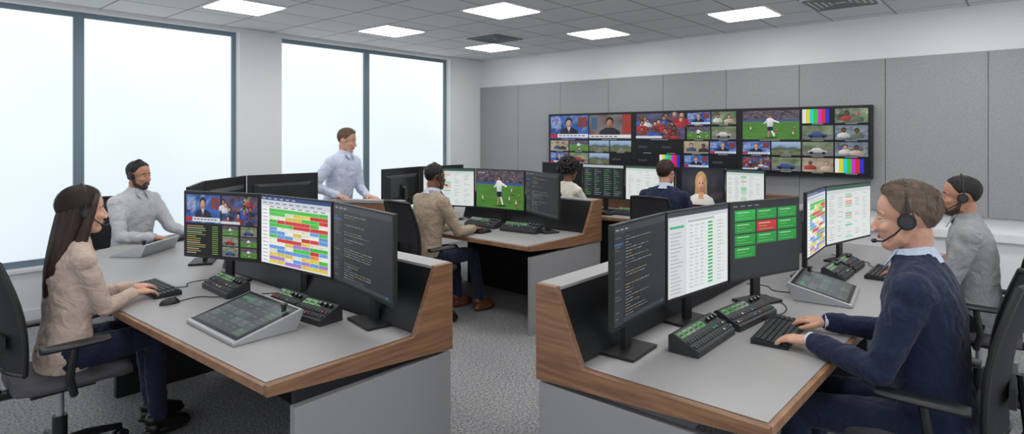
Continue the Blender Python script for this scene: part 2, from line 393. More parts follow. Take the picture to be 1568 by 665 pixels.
L.new(tc.outputs['Object'],n.inputs[0]);L.new(n.outputs['Fac'],bp.inputs['Height']);L.new(bp.outputs[0],b.inputs['Normal'])
b_=B(); b_.box2((X0,Y0,CZ),(RX+.3,RY+.4,CZ+.1),m); b_.obj('ceiling',smooth=False)
M_led=mat('led_panel',C(255,255,255),.5,emit=(1,.99,.97,1),es=12.0)
M_white=mat('white_metal',C(225,225,226),.4)
for x in (.9,2.7,4.5,6.3):
    for y in (-1.35,.45,2.25,4.05,5.85):
        b_=B(); b_.box2((-.3,-.3,-.012),(.3,.3,.0),M_white); b_.box2((-.275,-.275,-.016),(.275,.275,-.011),M_led)
        b_.obj('ceiling_light_panel',loc=(x,y,CZ-.001),smooth=False)
M_vent=mat('vent_metal',C(120,122,124),.5)
for (x,y) in ((5.7,5.25),(6.3,1.35)):
    b_=B(); b_.box2((-.29,-.29,-.012),(.29,.29,0),M_white)
    for k in range(5):
        q=.26-k*.05
        for a in (-1,1):
            b_.box((0,a*q,-.016),(2*q,.02,.012),M_vent); b_.box((a*q,0,-.016),(.02,2*q,.012),M_vent)
    b_.obj('air_vent',loc=(x,y,CZ-.001),smooth=False)
b_=B(); b_.box2((RX,Y0,0),(RX+.15,RY+.4,CZ),M_wall); b_.obj('wall_back',smooth=False)
M_ac=mat('acoustic_fabric',C(156,157,159),.95,bump=.35,bscale=350,var=.14,vscale=90)
b_=B(); y=RY-.002
while y>Y0+.1:
    b_.box2((RX-.045,y-.8475,.95),(RX-.001,y-.0025,2.56),M_ac); y-=.85
b_.obj('trim_1_acoustic_wall_panels',bevel=.003,smooth=False)
b_=B(); b_.box2((RX-.02,Y0,0),(RX,RY,.1),M_white); b_.obj('baseboard_back',smooth=False)
b_=B(); b_.box2((RX-.05,Y0,.72),(RX,1.4,.80),M_wall)
for y in (.95,.35,-.3): b_.box2((RX-.056,y-.07,.735),(RX-.05,y+.07,.785),M_white)
b_.obj('trim_2_cable_trunking',bevel=.003,smooth=False)
wins=[(-1.2,.28),(.28,1.655),(1.655,3.22),(3.75,5.095),(5.095,6.64)]
SILL=.49; WT=2.98
b_=B()
b_.box2((X0,RY,0),(RX,RY+.28,SILL),M_wall); b_.box2((X0,RY,WT),(RX,RY+.28,CZ),M_wall)
b_.box2((X0,RY,SILL),(-1.2,RY+.28,WT),M_wall); b_.box2((3.22,RY,SILL),(3.75,RY+.28,WT),M_wall); b_.box2((6.64,RY,SILL),(RX,RY+.28,WT),M_wall)
b_.obj('wall_left',smooth=False)
b_=B(); b_.box2((X0,RY-.015,0),(RX,RY,.1),M_white); b_.obj('baseboard_left',smooth=False)
M_fr=mat('window_frame_metal',C(112,130,141),.4,.2)
mw=bpy.data.materials.new('frosted_glass'); mw.use_nodes=True; nt=mw.node_tree;N=nt.nodes;L=nt.links;b=N['Principled BSDF']
tc=N.new('ShaderNodeTexCoord'); sx=N.new('ShaderNodeSeparateXYZ'); n=N.new('ShaderNodeTexNoise'); n.inputs['Scale'].default_value=.7; n.inputs['Detail'].default_value=1
mr=N.new('ShaderNodeMapRange'); mr.inputs['From Min'].default_value=.4; mr.inputs['From Max'].default_value=3.0
ad=N.new('ShaderNodeMath'); ad.operation='ADD'
r=N.new('ShaderNodeValToRGB'); r.color_ramp.elements[0].position=.3; r.color_ramp.elements[1].position=1.0
r.color_ramp.elements[0].color=C(212,226,235); r.color_ramp.elements[1].color=C(244,251,254)
L.new(tc.outputs['Object'],sx.inputs[0]);L.new(sx.outputs['Z'],mr.inputs[0]);L.new(tc.outputs['Object'],n.inputs[0])
L.new(mr.outputs[0],ad.inputs[0]);L.new(n.outputs['Fac'],ad.inputs[1])
ml=N.new('ShaderNodeMath'); ml.operation='MULTIPLY'; ml.inputs[1].default_value=.7; L.new(ad.outputs[0],ml.inputs[0]); L.new(ml.outputs[0],r.inputs[0])
b.inputs['Base Color'].default_value=(.05,.06,.07,1); b.inputs['Roughness'].default_value=.4
L.new(r.outputs[0],b.inputs['Emission Color']); b.inputs['Emission Strength'].default_value=1.06
for i,(a,c) in enumerate(wins):
    b_=B(); y0=RY+.10;y1=RY+.17; t=.045
    b_.box2((a,y0,SILL),(a+t,y1,WT),M_fr); b_.box2((c-t,y0,SILL),(c,y1,WT),M_fr)
    b_.box2((a+t,y0,SILL),(c-t,y1,SILL+.06),M_fr); b_.box2((a+t,y0,WT-.05),(c-t,y1,WT),M_fr)
    b_.box2((a+t,y0+.03,SILL+.06),(c-t,y0+.05,WT-.05),mw)
    b_.obj('window_%d'%(i+1),smooth=False)
b_=B(); b_.box2((-1.2,RY-.03,SILL-.03),(3.22,RY+.1,SILL),M_white); b_.obj('trim_3_window_sill',smooth=False)
b_=B(); b_.box2((3.75,RY-.03,SILL-.03),(6.64,RY+.1,SILL),M_white); b_.obj('trim_4_window_sill',smooth=False)
# ------------------------------------------------------------ video wall
def vgrid(s,u0,v0,u1,v1,nc,nr,kinds):
    w=(u1-u0)/nc;h=(v1-v0)/nr;i=0
    for r in range(nr):
        for c in range(nc):
            a=u0+c*w+.006;d=v1-r*h-.008
            pic(s,kinds[i%len(kinds)],a,d-h+.035,a+w-.012,d,2); s.rect(a+w*.3,d-h+.018,a+w*.65,d-h+.028,C(150,150,155),2); i+=1
def vw(i):
    s=S(); s.rect(0,0,1,1,C(8,9,12),0)
    if i==0:
        vgrid(s,.01,.5,.99,.99,2,1,['news','anchor']); vgrid(s,.01,.02,.99,.5,4,2,['people','foot','land','land','news','car','land','dark'])
    if i==1:
        vgrid(s,.01,.5,.52,.99,1,1,['crowd']); vgrid(s,.53,.5,.99,.99,2,2,['news','people','foot','car']); vgrid(s,.01,.02,.99,.5,4,2,['dark','dark','people','news','dark','bars','news','dark'])
    if i==2:
        vgrid(s,.01,.5,.49,.99,1,1,['foot']); vgrid(s,.5,.5,.99,.99,2,2,['bars','people','car','people']); vgrid(s,.01,.02,.99,.5,4,2,['news','land','car','people','crowd','car','people','bars'])
    return s
ys=[5.56,4.09,2.65,1.25]; zt=2.07; zb=1.283
b_=B()
for i in range(3):
    b_.box2((RX-.13,ys[i+1]+.002,zb),(RX-.05,ys[i]-.002,zt),M_black)
vwo=b_.obj('video_wall',bevel=.004,smooth=False)
b_=B()
for i in range(3): vw(i).bake(b_,(RX-.131,ys[i]-.018,zb+.018),(0,-(ys[i]-ys[i+1]-.036),0),(0,0,zt-zb-.036),(-1,0,0))
b_.obj('multiview_screens',parent=vwo,smooth=False,recalc=False)
# ------------------------------------------------------------ desks
def inset(poly,d):
    n=len(poly); out=[]
    ar=sum(poly[i][0]*poly[(i+1)%n][1]-poly[(i+1)%n][0]*poly[i][1] for i in range(n))
    sg=1 if ar>0 else -1
    for i in range(n):
        p=V(poly[i]);a=V(poly[i-1]);c=V(poly[(i+1)%n])
        e1=(p-a).normalized();e2=(c-p).normalized()
        n1=V((-e1.y,e1.x))*sg;n2=V((-e2.y,e2.x))*sg
        k=(n1+n2).normalized(); k=k/max(.4,k.dot(n1))
        out.append(tuple(p+k*d))
    return out
DZ=.78
M_edge=mat('walnut_edge',C(144,106,78),0.45,var=0.25,vscale=12)
def desk_top(b_,poly):
    b_.prism(poly,DZ-.042,DZ-.005,M_edge); b_.prism(inset(poly,.02),DZ-.005,DZ,M_lam)
b_=B()
P1=[(1.10,2.225),(1.94,2.225),(1.94,4.35),(2.25,4.65),(3.3,5.2),(3.3,6.38),(2.3,6.38),(1.5,5.93),(1.3,5.76),(1.17,5.4),(1.04,3.95),(1.04,3.70)]
desk_top(b_,P1)
prof=[(1.10,.738),(1.10,.782),(1.825,.785),(1.956,1.10),(2.07,1.10),(2.07,.665),(1.60,.70)]
b_.prism(prof,2.195,2.225,M_woodx,'y')
b_.box2((1.955,2.225,.70),(2.07,4.4,1.085),M_woody); b_.box2((1.95,2.225,1.085),(2.075,4.4,1.10),M_lam)
b_.add([(1.86,2.226,.79),(1.86,4.38,.79),(1.953,4.38,1.084),(1.953,2.226,1.084)],[(0,1,2,3)],M_black)
b_.box2((1.22,2.205,0),(2.065,2.245,.655),M_panel); b_.box2((1.24,2.245,.55),(1.9,2.27,.73),M_black)
b_.box2((1.97,2.25,0),(2.06,4.38,.70),M_black); b_.box2((1.3,2.9,.66),(1.9,2.96,.735),M_black)
b_.box2((1.25,4.55,0),(1.95,4.6,.735),M_black); b_.box2((3.2,5.3,0),(3.25,6.3,.735),M_panel)
b_.box2((2.1,4.95,.25),(2.14,6.2,.735),M_black)
b_.obj('control_desk',bevel=.003,smooth=False)
b_=B()
P2=[(3.97,3.275),(4.98,3.275),(4.98,5.0),(5.35,5.1),(5.35,5.95),(3.9,5.95),(3.9,5.0),(3.97,4.75)]
desk_top(b_,P2)
prof=[(3.97,.738),(3.97,.782),(4.80,.785),(4.97,1.10),(5.11,1.10),(5.11,.68),(4.5,.70)]
b_.prism(prof,3.245,3.275,M_woodx,'y')
b_.box2((4.985,3.275,.70),(5.11,5.05,1.085),M_woody); b_.box2((4.98,3.275,1.085),(5.115,5.05,1.10),M_lam)
b_.add([(4.88,3.276,.79),(4.88,5.0,.79),(4.983,5.0,1.084),(4.983,3.276,1.084)],[(0,1,2,3)],M_black)
b_.box2((4.0,3.255,0),(5.10,3.295,.68),M_panel); b_.box2((5.0,3.3,0),(5.1,5.05,.70),M_black)
b_.box2((3.95,5.86,0),(5.3,5.9,.735),M_panel); b_.box2((3.95,5.3,0),(3.99,5.86,.735),M_panel)
b_.obj('control_desk',bevel=.003,smooth=False)
b_=B()
d=V((.45,-.88)).normalized(); nn=V((-d.y,d.x)); a=V((3.36,5.42)); e=V((3.76,4.72))
def q(p,o): return (p.x+nn.x*o,p.y+nn.y*o)
b_.prism([q(a,0),q(e,0),q(e,.08),q(a,.08)],.0,1.06,M_woody); b_.prism([q(a,-.01),q(e,-.01),q(e,.09),q(a,.09)],1.06,1.09,M_lam)
b_.obj('low_wooden_divider',bevel=.003,smooth=False)
b_=B()
P3=[(2.045,.64),(3.3,.62),(3.9,.56),(6.0,.50),(6.0,1.50),(2.045,1.50)]
desk_top(b_,P3)
prof=[(.64,.738),(.64,.782),(1.375,.785),(1.51,1.10),(1.615,1.10),(1.615,.685),(1.1,.71)]
b_.prism(prof,2.015,2.045,M_woody,'x')
b_.box2((2.045,1.505,.70),(6.0,1.615,1.085),M_woodx); b_.box2((2.045,1.50,1.085),(6.0,1.62,1.10),M_lam)
b_.add([(2.046,1.41,.79),(6.0,1.41,.79),(6.0,1.503,1.084),(2.046,1.503,1.084)],[(0,1,2,3)],M_black)
b_.box2((2.025,.80,0),(2.065,1.605,.675),M_panel); b_.box2((2.065,1.5,0),(6.0,1.6,.70),M_panel)
b_.box2((3.9,.7,0),(3.94,1.5,.735),M_black); b_.box2((5.94,.55,0),(5.98,1.5,.735),M_panel)
b_.obj('control_desk',bevel=.003,smooth=False)
b_=B()
P4=[(6.05,1.95),(7.0,1.95),(7.0,5.3),(6.05,5.3)]
desk_top(b_,P4)
prof=[(6.05,.738),(6.05,.782),(6.75,.785),(6.85,1.08),(6.98,1.08),(6.98,.68),(6.5,.70)]
b_.prism(prof,1.92,1.95,M_woodx,'y'); b_.box2((6.87,1.95,.7),(6.98,5.3,1.08),M_woody)
b_.box2((6.1,1.93,0),(6.97,1.97,.67),M_panel); b_.box2((6.1,5.24,0),(6.97,5.28,.735),M_panel); b_.box2((6.9,1.98,0),(6.96,5.24,.7),M_black)
b_.obj('control_desk',bevel=.003,smooth=False)
# ------------------------------------------------------------ monitors
def monitor(pL,pR,s,zb=.94,zt=1.376):
    pL=V(pL);pR=V(pR);c=(pL+pR)/2;w=(pR-pL).length-.008;h=zt-zb
    rz=math.atan2(pR.y-pL.y,pR.x-pL.x)
    b=B()
    b.box((0,.012,zb+h/2),(w,.022,h),M_black)
    bh=h*.62
    b.loft([[V((x*k,y,zb+h/2+z*k)) for x,z in ((-w*.42,-bh/2),(w*.42,-bh/2),(w*.42,bh/2),(-w*.42,bh/2))] for k,y in ((1.05,.022),(1,.032),(.8,.046))],M_mbk)
    b.box((0,.052,zb+h*.45),(.11,.02,.11),M_black); b.cyl((0,.062,zb+h*.45),(0,.066,zb+h*.45),.03,M_silver)
    b.box((0,.075,(zb+h*.5+DZ)/2),(.06,.025,zb+h*.5-DZ),M_black)
    b.box((0,.06,DZ+.0085),(.24,.16,.014),M_black)
    o=b.obj('monitor',loc=(c.x,c.y,0),rz=rz,bevel=.003,smooth=False)
    b=B(); e=.010
    s.bake(b,(-w/2+e,.0006,zb+e+.006),(w-2*e,0,0),(0,0,h-2*e-.006),(0,-1,0))
    b.obj('screen',parent=o,smooth=False,recalc=False)
    return o
for pl,pr,s in [((1.55,4.24),(1.78,3.63),scr_multi()),((1.775,3.63),(1.83,2.91),scr_sched()),((1.83,2.90),(1.715,2.215),scr_code()),
  ((3.2,5.35),(2.52,5.42),scr_off()),((2.50,5.42),(1.98,5.02),scr_sheet()),((1.97,5.01),(1.66,4.50),scr_code()),
  ((4.50,5.28),(4.73,4.66),scr_sheet()),((4.735,4.655),(4.79,3.985),scr_foot()),((4.79,3.975),(4.50,3.33),scr_code()),
  ((5.28,5.42),(4.60,5.47),scr_off()),((4.59,5.47),(3.93,5.30),scr_off()),
  ((2.08,1.27),(2.61,1.30),scr_code()),((2.615,1.30),(3.21,1.23),scr_list()),((3.215,1.23),(3.80,1.03),scr_tiles()),
  ((4.10,1.07),(4.69,1.10),scr_sched()),((4.70,1.10),(5.45,.95),scr_sheet()),
  ((6.5,5.1),(6.5,4.44),scr_off()),((6.5,4.43),(6.5,3.80),scr_dash()),((6.5,3.79),(6.5,3.13),scr_sheet(False)),((6.5,3.12),(6.5,2.54),scr_portrait()),((6.5,2.53),(6.42,2.08),scr_sheet())]:
    monitor(pl,pr,s)
# ------------------------------------------------------------ desk equipment (operator on local -Y)
def touch_panel(x,y,rz,w=.52,d=.33):
    b=B()
    pf=[(-d/2,DZ+.004),(-d/2,DZ+.022),(d/2,DZ+.105),(d/2+.012,DZ+.098),(d/2-.03,DZ+.004)]
    b.prism(pf,-w/2,w/2,M_silver,'x')
    o=b.obj('touch_control_panel',loc=(x,y,-.003),rz=rz,bevel=.004,smooth=False)
    b=B(); s=S(); s.rect(0,0,1,1,C(12,13,15),0); s.rect(.05,.06,.95,.94,C(66,74,76),1)
    for i in range(6):
        for j in range(5):
            u=.07+i*.145;v=.09+j*.165
            s.rect(u,v,u+.132,v+.147,random.choice([C(80,90,93),C(72,80,83),C(86,104,98),C(68,74,78),C(92,100,104)]),2)
            s.rect(u+.015,v+.10,u+.08,v+.108,C(130,138,140),3)
    s.rect(.07,.8,.3,.86,C(80,130,100),4)
    sl=V((0,d,.083)); U=V((w*.96,0,0)); W=sl*.92; nr=V((0,-.083,d)).normalized()
    s.bake(b,V((-w*.48,-d/2,DZ+.022))+sl*.05+nr*.0006,U,W,nr)
    b.obj('touch_screen',parent=o,smooth=False,recalc=False)
    b=B(); b.cyl((w*.36,d*.33,DZ+.085),(w*.36,d*.33,DZ+.12),.012,M_black); b.cyl((w*.36,d*.33,DZ+.12),(w*.36,d*.33,DZ+.128),.018,M_dark); b.obj('knob',parent=o)
def ctrl_panel(x,y,rz,w=.40,d=.12):
    b=B()
    pf=[(-d/2,DZ+.001),(-d/2,DZ+.03),(d/2,DZ+.085),(d/2+.02,DZ+.075),(d/2+.02,DZ+.001)]
    b.prism(pf,-w/2,w/2,M_dark,'x')
    sl=V((0,d,.055)); nr=V((0,-.055,d)).normalized(); o0=V((-w/2,-d/2,DZ+.03))
    R=Matrix.Rotation(math.atan2(.055,d),3,'X')
    for i in range(int(w/.026)):
        for j in (0.18,.42):
            b.box(o0+V((.018+i*.026,0,0))+sl*j+nr*.003,(.019,.017,.008),M_key,R)
    for i in range(3):
        p=o0+V((w-.03-i*.04,0,0))+sl*.78; b.cyl(p,p+nr*.016,.011,M_black,14); b.cyl(p+nr*.016,p+nr*.018,.006,M_silver,10)
    o=b.obj('intercom_panel',loc=(x,y,0),rz=rz,bevel=.0015,smooth=False)
    b=B(); s=S(); n=int(w*.62/.045)
    for i in range(n):
        u=.03+i*.62/n
        s.rect(u,.66,u+.54/n,.92,random.choice([C(96,150,94),C(124,170,118),C(66,120,72),C(134,150,134)]),1)
        s.rect(u+.01,.74,u+.4/n,.82,C(30,56,34),2)
    for i in range(int(w/.026)):
        if random.random()<.5:
            u=(.018+i*.026)/w; v=random.choice([.14,.38]); s.rect(u-.006/w,v+.0,u+.006/w,v+.07,random.choice([C(60,190,80),C(200,60,50),C(200,200,200),C(80,140,210)]),20)
    s.bake(b,o0+nr*.0008,(w,0,0),sl,nr); b.obj('key_lights',parent=o,smooth=False,recalc=False)
def keyboard(x,y,rz,w=.44,d=.15):
    b=B()
    pf=[(-d/2,DZ+.001),(-d/2,DZ+.012),(d/2,DZ+.026),(d/2,DZ+.001)]
    b.prism(pf,-w/2,w/2,M_black,'x'); R=Matrix.Rotation(math.atan2(.014,d),3,'X')
    for j in range(6):
        yy=-d/2+.016+j*.0235; z=DZ+.012+.014*(yy+d/2)/d+.005; xx=-w/2+.012
        while xx<w/2-.02:
            kw=.0165
            if j==0 and abs(xx+.06)<.05: kw=.11
            if abs(xx-.135)>.012: b.box((xx+kw/2,yy,z),(kw,.018,.009),M_key,R)
            xx+=kw+.0035
    b.obj('keyboard',loc=(x,y,0),rz=rz,bevel=.0012,smooth=False)
def mouse(x,y,rz):
    b=B(); b.ell((0,0,DZ+.002),(.031,.055,.034),M_black)
    for i,p in enumerate(b.v):
        if p.z<DZ+.001: p.z=DZ+.001
    b.box((0,.028,DZ+.033),(.006,.016,.006),M_dark)
    b.obj('computer_mouse',loc=(x,y,0),rz=rz)
def cable(pts):
    cu=bpy.data.curves.new('desk_cable','CURVE'); cu.dimensions='3D'; cu.bevel_depth=.0028; cu.bevel_resolution=2
    sp=cu.splines.new('NURBS'); sp.points.add(len(pts)-1); sp.use_endpoint_u=True; sp.order_u=3
    for i,p in enumerate(pts): sp.points[i].co=(p[0],p[1],p[2] if len(p)>2 else DZ+.004,1)
    cu.materials.append(M_black); o=bpy.data.objects.new('desk_cable',cu); COL.objects.link(o)
H=math.pi/2
touch_panel(1.375,2.99,-H,.54,.34); touch_panel(3.95,.93,.12,.50,.33); touch_panel(1.72,5.50,math.radians(-140),.46,.28)
ctrl_panel(1.60,3.74,-H-.05,.40); ctrl_panel(1.665,3.11,-H+.0,.27); ctrl_panel(1.665,2.82,-H+.08,.27)
ctrl_panel(2.66,1.13,0,.42); ctrl_panel(3.13,1.10,-.1,.42)
ctrl_panel(4.50,.97,0,.30); ctrl_panel(4.85,.97,0,.30)
ctrl_panel(4.53,4.35,-H,.42); ctrl_panel(4.53,3.83,-H+.1,.42); ctrl_panel(6.32,3.6,-H,.4); ctrl_panel(6.32,4.3,-H,.4)
keyboard(1.33,4.08,-H+.0,.44); mouse(1.28,3.70,-H); keyboard(3.03,.91,.08,.46,.16); keyboard(4.78,.76,0,.44); mouse(5.12,.7,0)
keyboard(4.25,4.25,-H); keyboard(2.05,5.88,math.radians(-150),.42); keyboard(6.22,4.0,-H,.42); keyboard(6.22,2.8,-H,.42)
cable([(1.40,4.1),(1.5,3.98),(1.52,4.15),(1.75,4.1),(1.84,4.0)]); cable([(1.32,3.70),(1.45,3.75),(1.5,3.62),(1.75,3.5),(1.85,3.4)])
cable([(1.55,2.95),(1.6,2.98),(1.63,2.93),(1.78,2.97)]); cable([(3.1,1.0),(3.2,1.05),(3.4,.98),(3.6,1.06),(3.7,1.2)])
cable([(3.85,1.10),(3.8,1.2),(3.95,1.25),(3.9,1.38)]); cable([(4.95,.8),(5.0,.9),(5.2,.9),(5.3,1.2)]); cable([(2.66,1.2),(2.8,1.25),(2.9,1.22),(3.0,1.38)])
# ------------------------------------------------------------ chairs
def chair(x,y,rz,s=1.05,bk=0):
    b=B()
    for i in range(5):
        a=i*2*math.pi/5+.3; c,d=math.cos(a),math.sin(a)
        b.tube([(0,0,.12),(.12*c,.12*d,.115),(.30*c,.30*d,.075)],[.03,.024,.016],M_black,8)
        b.cyl((.30*c,.30*d,.04),(.30*c,.30*d,.085),.010,M_black,8)
        for k in(-1,1): b.cyl((.30*c-d*.012*k,.30*d+c*.012*k,.03),(.30*c-d*.03*k,.30*d+c*.03*k,.03),.03,M_black,16)
    b.cyl((0,0,.09),(0,0,.26),.032,M_black); b.cyl((0,0,.26),(0,0,.42),.018,M_silver)
    b.box((.0,0,.425),(.26,.18,.05),M_black); b.cyl((.02,-.1,.42),(.02,-.2,.41),.008,M_black,8)
    rings=[]
    for k in range(9):
        t=k/8; xx=-.20+t*.47; w=.235*(1-.25*abs(2*t-1)**4); z=.475-.03*max(0,t-.75)*4*.6
        rings.append([V((xx,w*math.copysign(abs(math.cos(q))**.5,math.cos(q)),z+.032*math.copysign(abs(math.sin(q))**.6,math.sin(q)))) for q in [i*2*math.pi/20 for i in range(20)]])
    b.loft(rings,M_fab)
    def bp(u,v):
        w=.225*(1-.12*(2*v-1)**2)*(1-.10*v)
        return V((-.205+bk-.09*v+.03*math.sin(v*math.pi)+.055*u*u-.03, w*u, .56+.52*v))
    rings=[]
    for k in range(11):
        v=k/10; r=[bp(-1+2*i/10,v)+V((.006,0,0)) for i in range(11)]+[bp(1-2*i/10,v)-V((.006,0,0)) for i in range(11)]
        rings.append(r)
    b.loft(rings,M_mesh)
    per=[bp(-1,k/8) for k in range(9)]+[bp(-1+2*i/8,1)+V((0,0,.012*math.sin(i/8*math.pi))) for i in range(1,9)]+[bp(1,1-k/8) for k in range(1,9)]+[bp(1-2*i/8,0) for i in range(1,9)]
    b.tube(per,.013,M_black,8)
    b.tube([(-.05,0,.42),(-.25+bk,0,.43),(-.30+bk,0,.55),(-.275+bk,0,.75)],[.025,.028,.025,.018],M_black,10)
    b.box(bp(0,.28)-V((.015,0,0)),(.02,.3,.07),M_black)
    for k in(-1,1):
        b.tube([(.02,k*.12,.43),(.0,k*.26,.44),(-.02,k*.275,.52),(.0,k*.275,.66)],[.016,.018,.018,.016],M_black,8)
        b.loft([[V((xx,k*.275+.042*math.cos(q)*ww,.675+.016*math.sin(q))) for q in [i*2*math.pi/14 for i in range(14)]] for xx,ww in ((-.13,.6),(-.11,.9),(0,1),(.1,1),(.14,.7))],M_black)
    o=b.obj('office_chair',loc=(x,y,0),rz=rz,ang=.6); o.scale=(s,s,s)
    return o
# ------------------------------------------------------------ people
def skinm(n,c): return mat('skin_'+n,c,.58,bump=.05,bscale=140,var=.09,vscale=18,sss=.15,spec=.35)
def cloth(n,c,var=.07): return mat('cloth_'+n,c,.88,bump=.25,bscale=260,var=var,vscale=30,sheen=.1,fold=.5,spec=.3)
def hairm(n,c): return mat('hair_'+n,c,.55,bump=.3,bscale=90,var=.35,vscale=60,stretch=(1,1,.18),spec=.35)
M_eye=mat('eye_white',C(205,198,192),.25); M_iris=mat('eye_iris',C(46,34,28),.15); M_lip=mat('lip_rose',C(184,122,108),.5); M_lip2=mat('lip_brown',C(138,92,76),.5)
def two_bone(Sp,T,a,b,pole):
    d=T-Sp; L=d.length
    if L>(a+b)*.995: k=L/((a+b)*.99); a*=k; b*=k
    x=(a*a-b*b+L*L)/(2*L); h=math.sqrt(max(0,a*a-x*x)); d.normalize()
    p=pole-d*pole.dot(d); p.normalize()
    return Sp+d*x+p*h
def hand(par,org,W,fd,nrm,side,s,skin,vox,curl=1.0):
    fd=fd.normalized(); lat=nrm.cross(fd).normalized()*side; up=-nrm
    b=B()
    def P(f,l,u): return W+(fd*f+lat*l+up*u)*s
    rings=[]
    for f,w,t in ((-.03,.026,.021),(0,.027,.020),(.03,.036,.018),(.06,.042,.016),(.088,.041,.013)):
        rings.append([P(f,0,0)+lat*s*w*math.cos(q)+up*s*t*math.sin(q) for q in [i*2*math.pi/16 for i in range(16)]])
    b.loft(rings,skin)
    for l,ln,sp in ((.031,.068,.10),(.0105,.077,.03),(-.0105,.072,-.04),(-.031,.057,-.12)):
        p=P(.078,l,.002); pts=[p]; ang=.12
        for seg,dd in ((.45,.35*curl),(.30,.45*curl),(.25,.35*curl)):
            ang-=dd
            dr=fd*math.cos(ang)*math.cos(sp)+lat*math.sin(sp)+up*math.sin(ang)
            p=p+dr*ln*seg*s*1.05; pts.append(p)
        b.limb(pts,[.0098*s,.0090*s,.0082*s,.0070*s],skin,10)
    t0=P(.018,.024,-.004); t1=P(.045,.048,-.010); t2=P(.072,.060,-.016); t3=P(.092,.062,-.022)
    b.limb([t0,t1,t2,t3],[.014*s,.0118*s,.010*s,.008*s],skin,10)
    b.obj('hand',parent=par,origin=org,remesh=vox,sm=2)
def person(name,hip,yaw,s=1.05,lean=.10,hy=0,hp=0,hands=None,hdirs=None,feet=None,knees=None,skin=None,hair=None,hstyle='short',top=None,pants=None,shoe=None,
           fem=False,headset=0,beard=None,collar=None,vox=1.0,hs=1.0,cuff=None,hfwd=.03,lip=None,curl=1.0,pole_out=.5,nbl=1200,placket=None):
    F=V((math.cos(yaw),math.sin(yaw),0)); Lt=V((-math.sin(yaw),math.cos(yaw),0)); Z=V((0,0,1)); Hp=V(hip)
    org=V((hip[0],hip[1],0))
    E=bpy.data.objects.new(name,None); E.location=org; COL.objects.link(E); E.empty_display_size=.1
    wk=.86 if fem else 1.0
    def sp(u,f=0,l=0):
        k=max(0,u)/.48
        return Hp+Z*u*s+F*(lean*s*(k**1.15)+f*s)+Lt*(l*s)
    b=B()
    prof=[(-.10,.155,.115),(-.03,.175,.128),(.06,.170,.124),(.15,.162,.116),(.26,.172,.122),(.36,.190,.128),(.43,.198,.120),(.485,.190,.102),(.525,.150,.082),(.552,.095,.070),(.578,.066,.064)]
    if fem: prof=[(-.10,.160,.118),(-.03,.172,.125),(.06,.150,.110),(.15,.136,.100),(.26,.146,.106),(.36,.158,.110),(.43,.164,.100),(.48,.158,.086),(.52,.120,.070),(.548,.078,.060),(.57,.058,.056)]
    rings=[]
    for u,w,d in prof:
        c=sp(u); up=(sp(u+.02)-sp(u-.02)).normalized(); fx=Lt.cross(up).normalized()
        rr=[]
        for i in range(24):
            q=i*2*math.pi/24; cx=math.copysign(abs(math.cos(q))**.8,math.cos(q)); sx_=math.copysign(abs(math.sin(q))**.85,math.sin(q))
            rr.append(c+Lt*w*s*cx+fx*d*s*sx_)
        rings.append(rr)
    b.loft(rings,top)
    if fem:
        for k in(-1,1): b.ell(sp(.32,.075,k*.06),(.052*s,.060*s,.062*s),top)
    wr=[]
    for k,i in((1,0),(-1,1)):
        Sj=sp(.468,0,k*.190*wk)
        T=V(hands[i])
        pole=(-Z+Lt*k*pole_out-F*.35)
        El=two_bone(Sj,T,.295*s,.262*s,pole)
        d=(T-El).normalized()
        a=.88 if fem else 1.04
        b.limb([sp(.535,-.005,k*.05*wk),sp(.50,-.005,k*.13*wk)],[.042*s,.054*s],top)
        b.limb([sp(.43,0,k*.11*wk),Sj,Sj.lerp(El,.3),Sj.lerp(El,.75),El,El.lerp(T,.3),El.lerp(T,.93)],[.08*s*a,.066*s*a,.062*s*a,.053*s*a,.049*s*a,.048*s*a,.035*s*a],top)
        for t,rr_ in((.80,.043),(.88,.040),(.95,.038)): b.ell(El.lerp(T,t),(rr_*s*a,)*3,top,12,10)
        wr.append((T,d,El))
    b.obj('top',parent=E,origin=org,remesh=.010*vox,sm=3,disp=.015,dscale=.055)
    if cuff:
        b=B()
        for (T,d,El) in wr: b.tube([T-d*.03*s,T+d*.012*s],[.034*s,.033*s],cuff,18)
        b.obj('shirt_cuffs',parent=E,origin=org)
    b=B()
    rings=[]
    for u,w,d in ((-.12,.13,.10),(-.07,.168,.118),(0,.172,.12),(.05,.158,.112)):
        c=sp(u) ; rings.append([c+Lt*w*s*math.cos(i*math.pi/10)+F*d*s*math.sin(i*math.pi/10) for i in range(20)])
    b.loft(rings,pants)
    sb=B()
    for k,i in((1,0),(-1,1)):
        Hj=Hp+Lt*k*.088*s-Z*.03*s
        Kn=V(knees[i]) if knees else Hp+F*.43*s+Lt*k*.12*s-Z*(.06*s)
        An=V(feet[i]) if feet else V((Kn.x,Kn.y,0))+F*.02+Z*.10
        b.limb([Hj,Hj.lerp(Kn,.4),Hj.lerp(Kn,.85),Kn,Kn.lerp(An,.35),Kn.lerp(An,.97)],[.092*s,.084*s,.066*s,.062*s,.058*s,.048*s],pants)
        n0=len(sb.v)
        sb.limb([An-F*.03,An+F*.06-Z*.03,An+F*.14-Z*.055],[.040*s,.042*s,.034*s],shoe)
        sb.ell(An-F*.02-Z*.05,(.045,.045,.05),shoe); sb.ell(An+F*.05-Z*.065,(.13*s,.046*s,.035*s),shoe,R=Matrix.Rotation(yaw,3,'Z'))
        fl=An.z-.095
        for p in sb.v[n0:]:
            if p.z<fl: p.z=fl
    b.obj('trousers',parent=E,origin=org,remesh=.012*vox,sm=4,disp=.014,dscale=.06)
    sb.obj('shoes',parent=E,origin=org)
